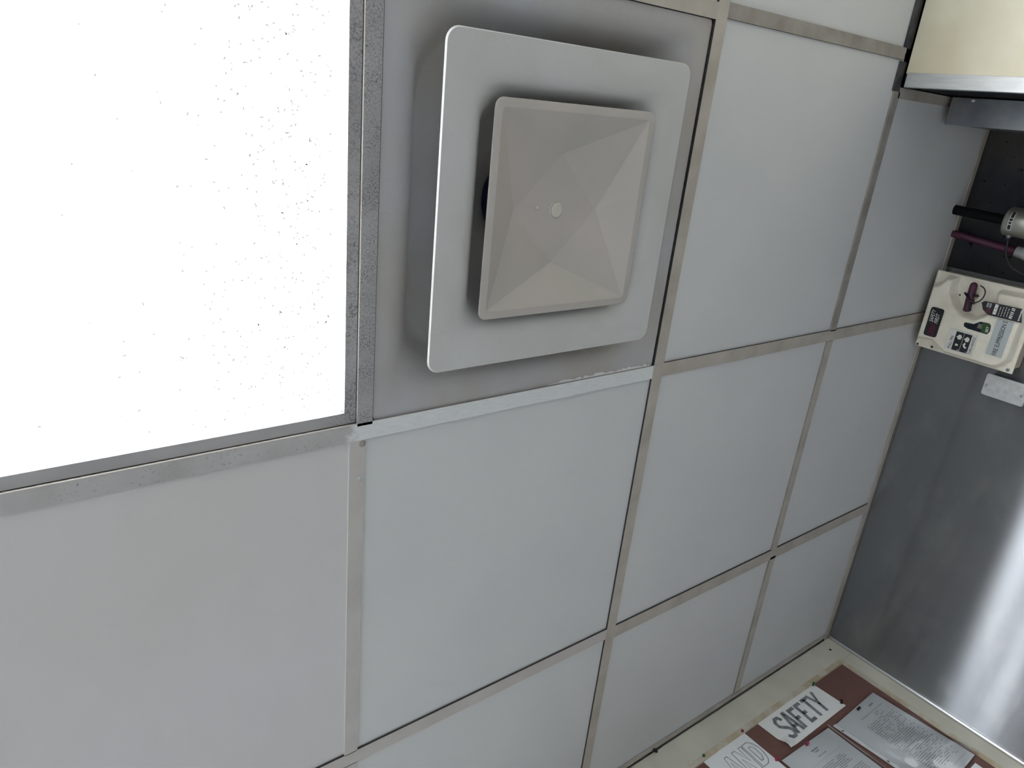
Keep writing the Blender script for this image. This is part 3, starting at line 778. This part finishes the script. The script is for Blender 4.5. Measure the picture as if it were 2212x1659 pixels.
# ------------------------------------------------------------------ notice board on the back wall
CK = YB + .005                   # face of the brown board
bb = empty('notice_board', (.5, YB+.012, H-.95), 'brown notice board in a cream painted wooden frame', 'notice board')
bx0 = -.06; zt, zi, zbm = -.0005, -.0850, -.95
v, f = boxvf(bx0+.05, 1.068, CK, YW-.0005, H+zbm+.03, H-.05); mesh('board_panel', v, f, M['cork'], bb)
def rail(name, x0, x1, z0, z1, side):
    o = None
    yf = YB - .003
    v, f = boxvf(x0, x1, yf, YW-.0005, H+z0, H+z1); o = mesh(name, v, f, M['frame'], bb)
    b = o.modifiers.new('bevel', 'BEVEL'); b.width = .0015; b.segments = 2
    return o
r1 = rail('top_rail', bx0, XW-.002, zi, zt, 0)
v, f = boxvf(bx0+.06, 1.066, YB-.0036, CK+.002, H+zi-.007, H+zi+.008); mesh('worn_edge', v, f, M['frame_wear'], r1)
r2 = rail('right_stile', 1.0605, XW-.002, zbm, zi-.0003, 1)
v, f = boxvf(1.0555, 1.0660, YB-.0036, CK+.002, H+zbm+.06, H+zi-.0075); mesh('worn_edge', v, f, M['frame_wear'], r2)
rail('left_stile', bx0, bx0+.065, zbm, zi-.0003, 1); rail('bottom_rail', bx0+.0655, 1.060, zbm, zbm+.07, 0)
v, f = lathe((1.074, YB-.002, H-.037), (0, -1, 0), [(0, .0042), (.002, .004), (.003, .002)], 14); mesh('nail', v, f, M['black'], r1)
v, f = lathe((.262, YB-.014, H-.001), (0, -.3, -1), [(0, .003), (.006, .0045), (.012, .003), (.014, .001)], 12); mesh('dirt_lump', v, f, M['black'], ce)

def sheet(name, c00, c10, c11, c01, m, parent, bulge=None, nu=16, nv=12, th=.0004, y=CK-.0006):
    """paper with corners (x, z): lower-left, lower-right, upper-right, upper-left; bulge(u, v) lifts it off the board"""
    V = []; F = []
    for side in (0, 1):
        for j in range(nv+1):
            for i in range(nu+1):
                u, w_ = i/nu, j/nv
                x = (c00[0]*(1-u)+c10[0]*u)*(1-w_) + (c01[0]*(1-u)+c11[0]*u)*w_
                z = (c00[1]*(1-u)+c10[1]*u)*(1-w_) + (c01[1]*(1-u)+c11[1]*u)*w_
                V.append((x, y - (bulge(u, w_) if bulge else 0) - (0 if side else th), H+z))
    n = (nu+1)*(nv+1)
    for j in range(nv):
        for i in range(nu):
            a = j*(nu+1)+i; F.append((a, a+1, a+nu+2, a+nu+1)); F.append((n+a, n+a+nu+1, n+a+nu+2, n+a+1))
    e = [i for i in range(nu+1)] + [j*(nu+1)+nu for j in range(1, nv+1)] + [nv*(nu+1)+i for i in range(nu-1, -1, -1)] + [j*(nu+1) for j in range(nv-1, 0, -1)]
    for k in range(len(e)):
        a, b_ = e[k], e[(k+1) % len(e)]; F.append((a, n+a, n+b_, b_))
    return mesh(name, V, F, m, parent, smooth=False)
def film(name, c00, c10, c11, c01, parent, lift, nu=40, nv=48):
    """clear film a tenth of a millimetre thick, lifted off the paper by lift(u, v)"""
    V = []; F = []
    for j in range(nv+1):
        for i in range(nu+1):
            u, w_ = i/nu, j/nv
            x = (c00[0]*(1-u)+c10[0]*u)*(1-w_) + (c01[0]*(1-u)+c11[0]*u)*w_; z = (c00[1]*(1-u)+c10[1]*u)*(1-w_) + (c01[1]*(1-u)+c11[1]*u)*w_
            V.append((x, CK-.0006-lift(u, w_), H+z))
    for j in range(nv):
        for i in range(nu):
            a = j*(nu+1)+i; F.append((a, a+1, a+nu+2, a+nu+1))
    return mesh(name, V, F, M['film'], parent, smooth=True)
PY = CK - .0006 - .0004 - .0004   # print sits on the paper
# SAFETY
pr1 = empty('lettered_paper', (.745, CK-.001, H-.195), 'white paper lettered SAFETY in thick grey capitals', 'paper')
curl = lambda u, w_: .0012 + .010*math.exp(-((u-.0)/.07)**2-((w_-.12)/.16)**2)
sheet('sheet', (.606, -.1955), (.8955, -.1945), (.8865, -.0868), (.6005, -.0900), M['paper_warm'], pr1, curl)
SAF = {'S': [[(.95, .80), (.78, .97), (.4, .98), (.14, .84), (.14, .64), (.4, .53), (.7, .44), (.9, .3), (.86, .12), (.62, .02), (.25, .03), (.04, .18)]],
       'A': [[(.06, 0), (.44, .98), (.60, .98), (.94, 0)], [(.24, .32), (.78, .32)]],
       'F': [[(.16, 0), (.16, .93), (.95, .93)], [(.16, .50), (.72, .50)]],
       'E': [[(.92, .07), (.16, .07), (.16, .93), (.92, .93)], [(.16, .50), (.72, .50)]],
       'T': [[(.02, .93), (.98, .93)], [(.5, .93), (.5, 0)]],
       'Y': [[(.06, 1), (.5, .46), (.94, 1)], [(.5, .48), (.5, 0)]]}
ls = []
for k, chr_ in enumerate('SAFETY'):
    x0 = .640 + k*.0347; wd = .0300 if chr_ != 'S' else .0335; z0 = -.1775 + .0004*k
    if chr_ == 'Y': x0 -= .003; wd = .035
    for pl_ in SAF[chr_]:
        ls.append(stroke2d([(x0+a*wd + (.006*b_ if chr_ not in 'S' else .002*b_), z0+b_*.0690) for a, b_ in pl_], .0104))
decal('lettering', ls, PY-.0017, M['brush_grey'], pr1, onback)
# AND
pr2 = empty('outlined_paper', (.45, CK-.001, H-.29), 'white paper with AND drawn in thin outlined capitals', 'paper')
sheet('sheet', (.362, -.292), (.5405, -.2920), (.5390, -.0785), (.3618, -.0762), M['paper'], pr2, lambda u, w_: .0012+.002*math.sin(u*3.1))
OUT = {'A': [[(0, 0), (.36, 1), (.64, 1), (1, 0), (.76, 0), (.69, .22), (.31, .22), (.24, 0), (0, 0)], [(.40, .42), (.60, .42), (.5, .76), (.40, .42)]],
       'N': [[(0, 0), (0, 1), (.32, 1), (.72, .40), (.72, 1), (1, 1), (1, 0), (.70, 0), (.28, .62), (.28, 0), (0, 0)]],
       'D': [[(0, 0), (0, 1), (.55, 1), (.85, .86), (1, .6), (1, .4), (.85, .14), (.55, 0), (0, 0)], [(.30, .2), (.5, .2), (.68, .36), (.68, .64), (.5, .8), (.30, .8), (.30, .2)]]}
ls = []
for k, chr_ in enumerate('AND'):
    x0 = .398 + k*.0450; wd = .040
    for pl_ in OUT[chr_]: ls.append(stroke2d([(x0+a*wd+.004*b_, -.1905 + b_*.0745) for a, b_ in pl_], .0016))
decal('outlined_letters', ls, PY-.0034, M['pencil'], pr2, onback)
# documents
def lines(rows, seed, x0, x1, tilt=0.0, zc=0.0):
    r = random.Random(seed); out = []
    for (z, a, b_, h_, dens) in rows:
        x = x0 + a*(x1-x0); e = x0 + b_*(x1-x0)
        while x < e:
            wd = r.uniform(.004, .016)
            if r.random() < dens:
                xe = min(x+wd, e); out.append(([(x, z+tilt*(x-x0)), (xe, z+tilt*(xe-x0)), (xe, z+h_+tilt*(xe-x0)), (x, z+h_+tilt*(x-x0))], [(0, 1, 2, 3)]))
            x += wd + .0015
    return out
pr3 = empty('printed_notice', (.66, CK-.001, H-.49), 'printed notice below the AND and SAFETY papers, left of the sleeved list', 'paper')
sheet('sheet', (.553, -.486), (.770, -.4900), (.7685, -.2125), (.5500, -.2045), M['paper'], pr3, lambda u, w_: .0015)
rows_ = [(-.2335, .44, .58, .0045, 1), (-.2400, .47, .55, .0035, 1), (-.2530, .44, .62, .0022, 1), (-.2645, .12, .86, .0006, 1)]
rows_ += [(-.2800-.0052*k, .06, .74+.03*(k % 3), .0021, .95) for k in range(7)] + [(-.325-.0056*k, .06, .88, .0020, .93) for k in range(26)]
decal('printed_lines', lines(rows_, 5, .553, .769, -.02), PY-.0016, M['text_grey'], pr3, onback)
pr4 = empty('printed_list', (.92, CK-.001, H-.50), 'closely printed list in a clear sleeve beside the right frame edge', 'paper')
sheet('sheet', (.822, -.5035), (1.048, -.4960), (1.0205, -.2125), (.7975, -.2185), M['paper'], pr4, lambda u, w_: .0022)
def shear_list(parts_): return [([(x + (-z-.2185)*.088, z) for x, z in v2], f2) for v2, f2 in parts_]
rows_ = [(-.2370, .70, .80, .0045, 1), (-.2515, .36, .90, .0017, 1)]
rows_ += [(-.2600-.0058*k, .62 if k < 3 else .30, .78 if k < 3 else (.80+.05*((k*7) % 3)), .0018, .72) for k in range(36)]
rows_ += [(-.478, .60, .95, .0010, 1)]
decal('printed_lines', shear_list(lines(rows_, 8, .7975, 1.020)), PY-.0024, M['text_grey'], pr4, onback)
bul = [([(.999 + (z_*.088)+a, -.2185-z_+b_) for a, b_ in ((-.0014, -.001), (.0014, -.001), (.0014, .0012), (-.0014, .0012))], [(0, 1, 2, 3)]) for z_ in [.050+.0125*k for k in range(15)]]
decal('bullets', bul, PY-.0024, M['ink'], pr4, onback)
# clear sleeve over the list with a punched binding strip
sl = empty('plastic_sleeve', (.91, CK-.004, H-.51), 'clear plastic document sleeve with punched edge, holding the printed list', 'sleeve')
wob = lambda u, w_: .006 + .0065*math.sin(u*7+w_*9)*max(0, .8-w_) + .004*math.sin(13*u-11*w_)*max(0, .65-w_)
film('film', (.8235, -.5105), (1.0575, -.5015), (1.0245, -.2095), (.7960, -.2165), sl, wob)
# strip with holes
def strip(x0, z0, x1, z1, wd, holes, hr=.0030):
    """long punched strip from the top (x0, z0) to the bottom (x1, z1), to the left of that line"""
    L = math.hypot(x1-x0, z1-z0); dx, dz = (x1-x0)/L, (z1-z0)/L; nx, nz = dz, -dx     # n points left
    def P(s_, a): return (x0+dx*s_+nx*a, z0+dz*s_+nz*a)
    V2 = []; F2 = []; cuts = [0] + [q for h in holes for q in (h-.006, h+.006)] + [L]
    for k in range(0, len(cuts), 2):
        o_ = len(V2); V2 += [P(cuts[k], 0), P(cuts[k], wd), P(cuts[k+1], wd), P(cuts[k+1], 0)]; F2.append((o_, o_+1, o_+2, o_+3))
    for h in holes:
        o_ = len(V2); n = 16; c_ = wd/2
        for i in range(n):
            a = 2*math.pi*i/n; V2.append(P(h+hr*1.25*math.cos(a), c_+hr*math.sin(a)))
        for i in range(n):
            a = 2*math.pi*i/n; ca, sa = math.cos(a), math.sin(a); k = min(.006/abs(ca) if abs(ca) > 1e-6 else 9, c_/abs(sa) if abs(sa) > 1e-6 else 9)
            V2.append(P(h+k*ca, c_+k*sa))
        for i in range(n):
            j = (i+1) % n; F2.append((o_+i, o_+j, o_+n+j, o_+n+i))
    return V2, F2
V2_, F2_ = strip(.7965, -.2165, .8235, -.5105, .0135, (.026, .1535, .245))
a = onback(V2_, CK-.0052); b2 = onback(V2_, CK-.0048); n = len(V2_)
mesh('punched_strip', a + b2, F2_ + [tuple(n+i for i in reversed(q)) for q in F2_], M['film_edge'], sl)
decal('weld_line', [stroke2d([(.7968, -.2165), (.8238, -.5105)], .0012), stroke2d([(.7830, -.2150), (.8102, -.5095)], .0009)], CK-.0056, M['text_grey'], sl, onback)
sl2 = empty('plastic_sleeve', (.66, CK-.004, H-.50), 'clear plastic document sleeve holding the printed notice under the AND paper', 'sleeve')
film('film', (.546, -.4950), (.7775, -.5000), (.7740, -.2060), (.5440, -.1990), sl2, lambda u, w_: .0046+.0026*math.sin(u*6+w_*5), 24, 30)
decal('weld_line', [stroke2d([(.7735, -.2065), (.7770, -.4990)], .0012), stroke2d([(.7700, -.2075), (.7735, -.4990)], .0008)], CK-.0066, M['film_edge'], sl2, onback)
# next sheet below the list
pr5 = empty('loose_paper', (.90, CK-.001, H-.78), 'blank white sheet pinned just below the printed list', 'paper')
sheet('sheet', (.802, -.785), (1.022, -.785), (1.020, -.5085), (.800, -.5085), M['paper'], pr5, lambda u, w_: .0012)

def pin(x, z, m, label, tilt=(0, 0)):
    ax = Vector((tilt[0], -1, tilt[1]))
    v, f = lathe((x, CK-.0012, H+z), ax, [(0, .0006), (.002, .0006), (.0021, .0042), (.0035, .0044), (.0042, .0028), (.0095, .0024), (.0105, .0040), (.0125, .0043), (.0135, .0034)], 18)
    o = mesh('push_pin', v, f, M[m], None, origin=(x, CK-.0012, H+z), smooth=True)
    tag(o, label, 'push pin', 'push pins on the notice board')
pin(.8800, -.0925, 'pin_green', 'green push pin in the top corner of the SAFETY paper', (.1, -.2))
pin(.8900, -.1830, 'pin_black', 'black push pin in the lower right corner of the SAFETY paper', (.2, .25))
pin(.5310, -.0850, 'pin_red', 'red push pin in the top right corner of the AND paper', (.05, -.3))
pin(.3695, -.0800, 'pin_green', 'green push pin in the top left corner of the AND paper', (.05, -.3))
pin(.5385, -.1965, 'pin_red', 'red push pin at the right edge of the AND paper', (-.2, .1))
pin(.6565, -.2110, 'pin_pink', 'pink push pin at the top of the printed notice', (.05, -.3))
pin(.9120, -.2225, 'pin_black', 'black push pin at the top of the sleeved list', (.0, -.3))
pin(.3190, -.0800, 'pin_white', 'white push pin under the top rail, left of the AND paper', (.2, .2))
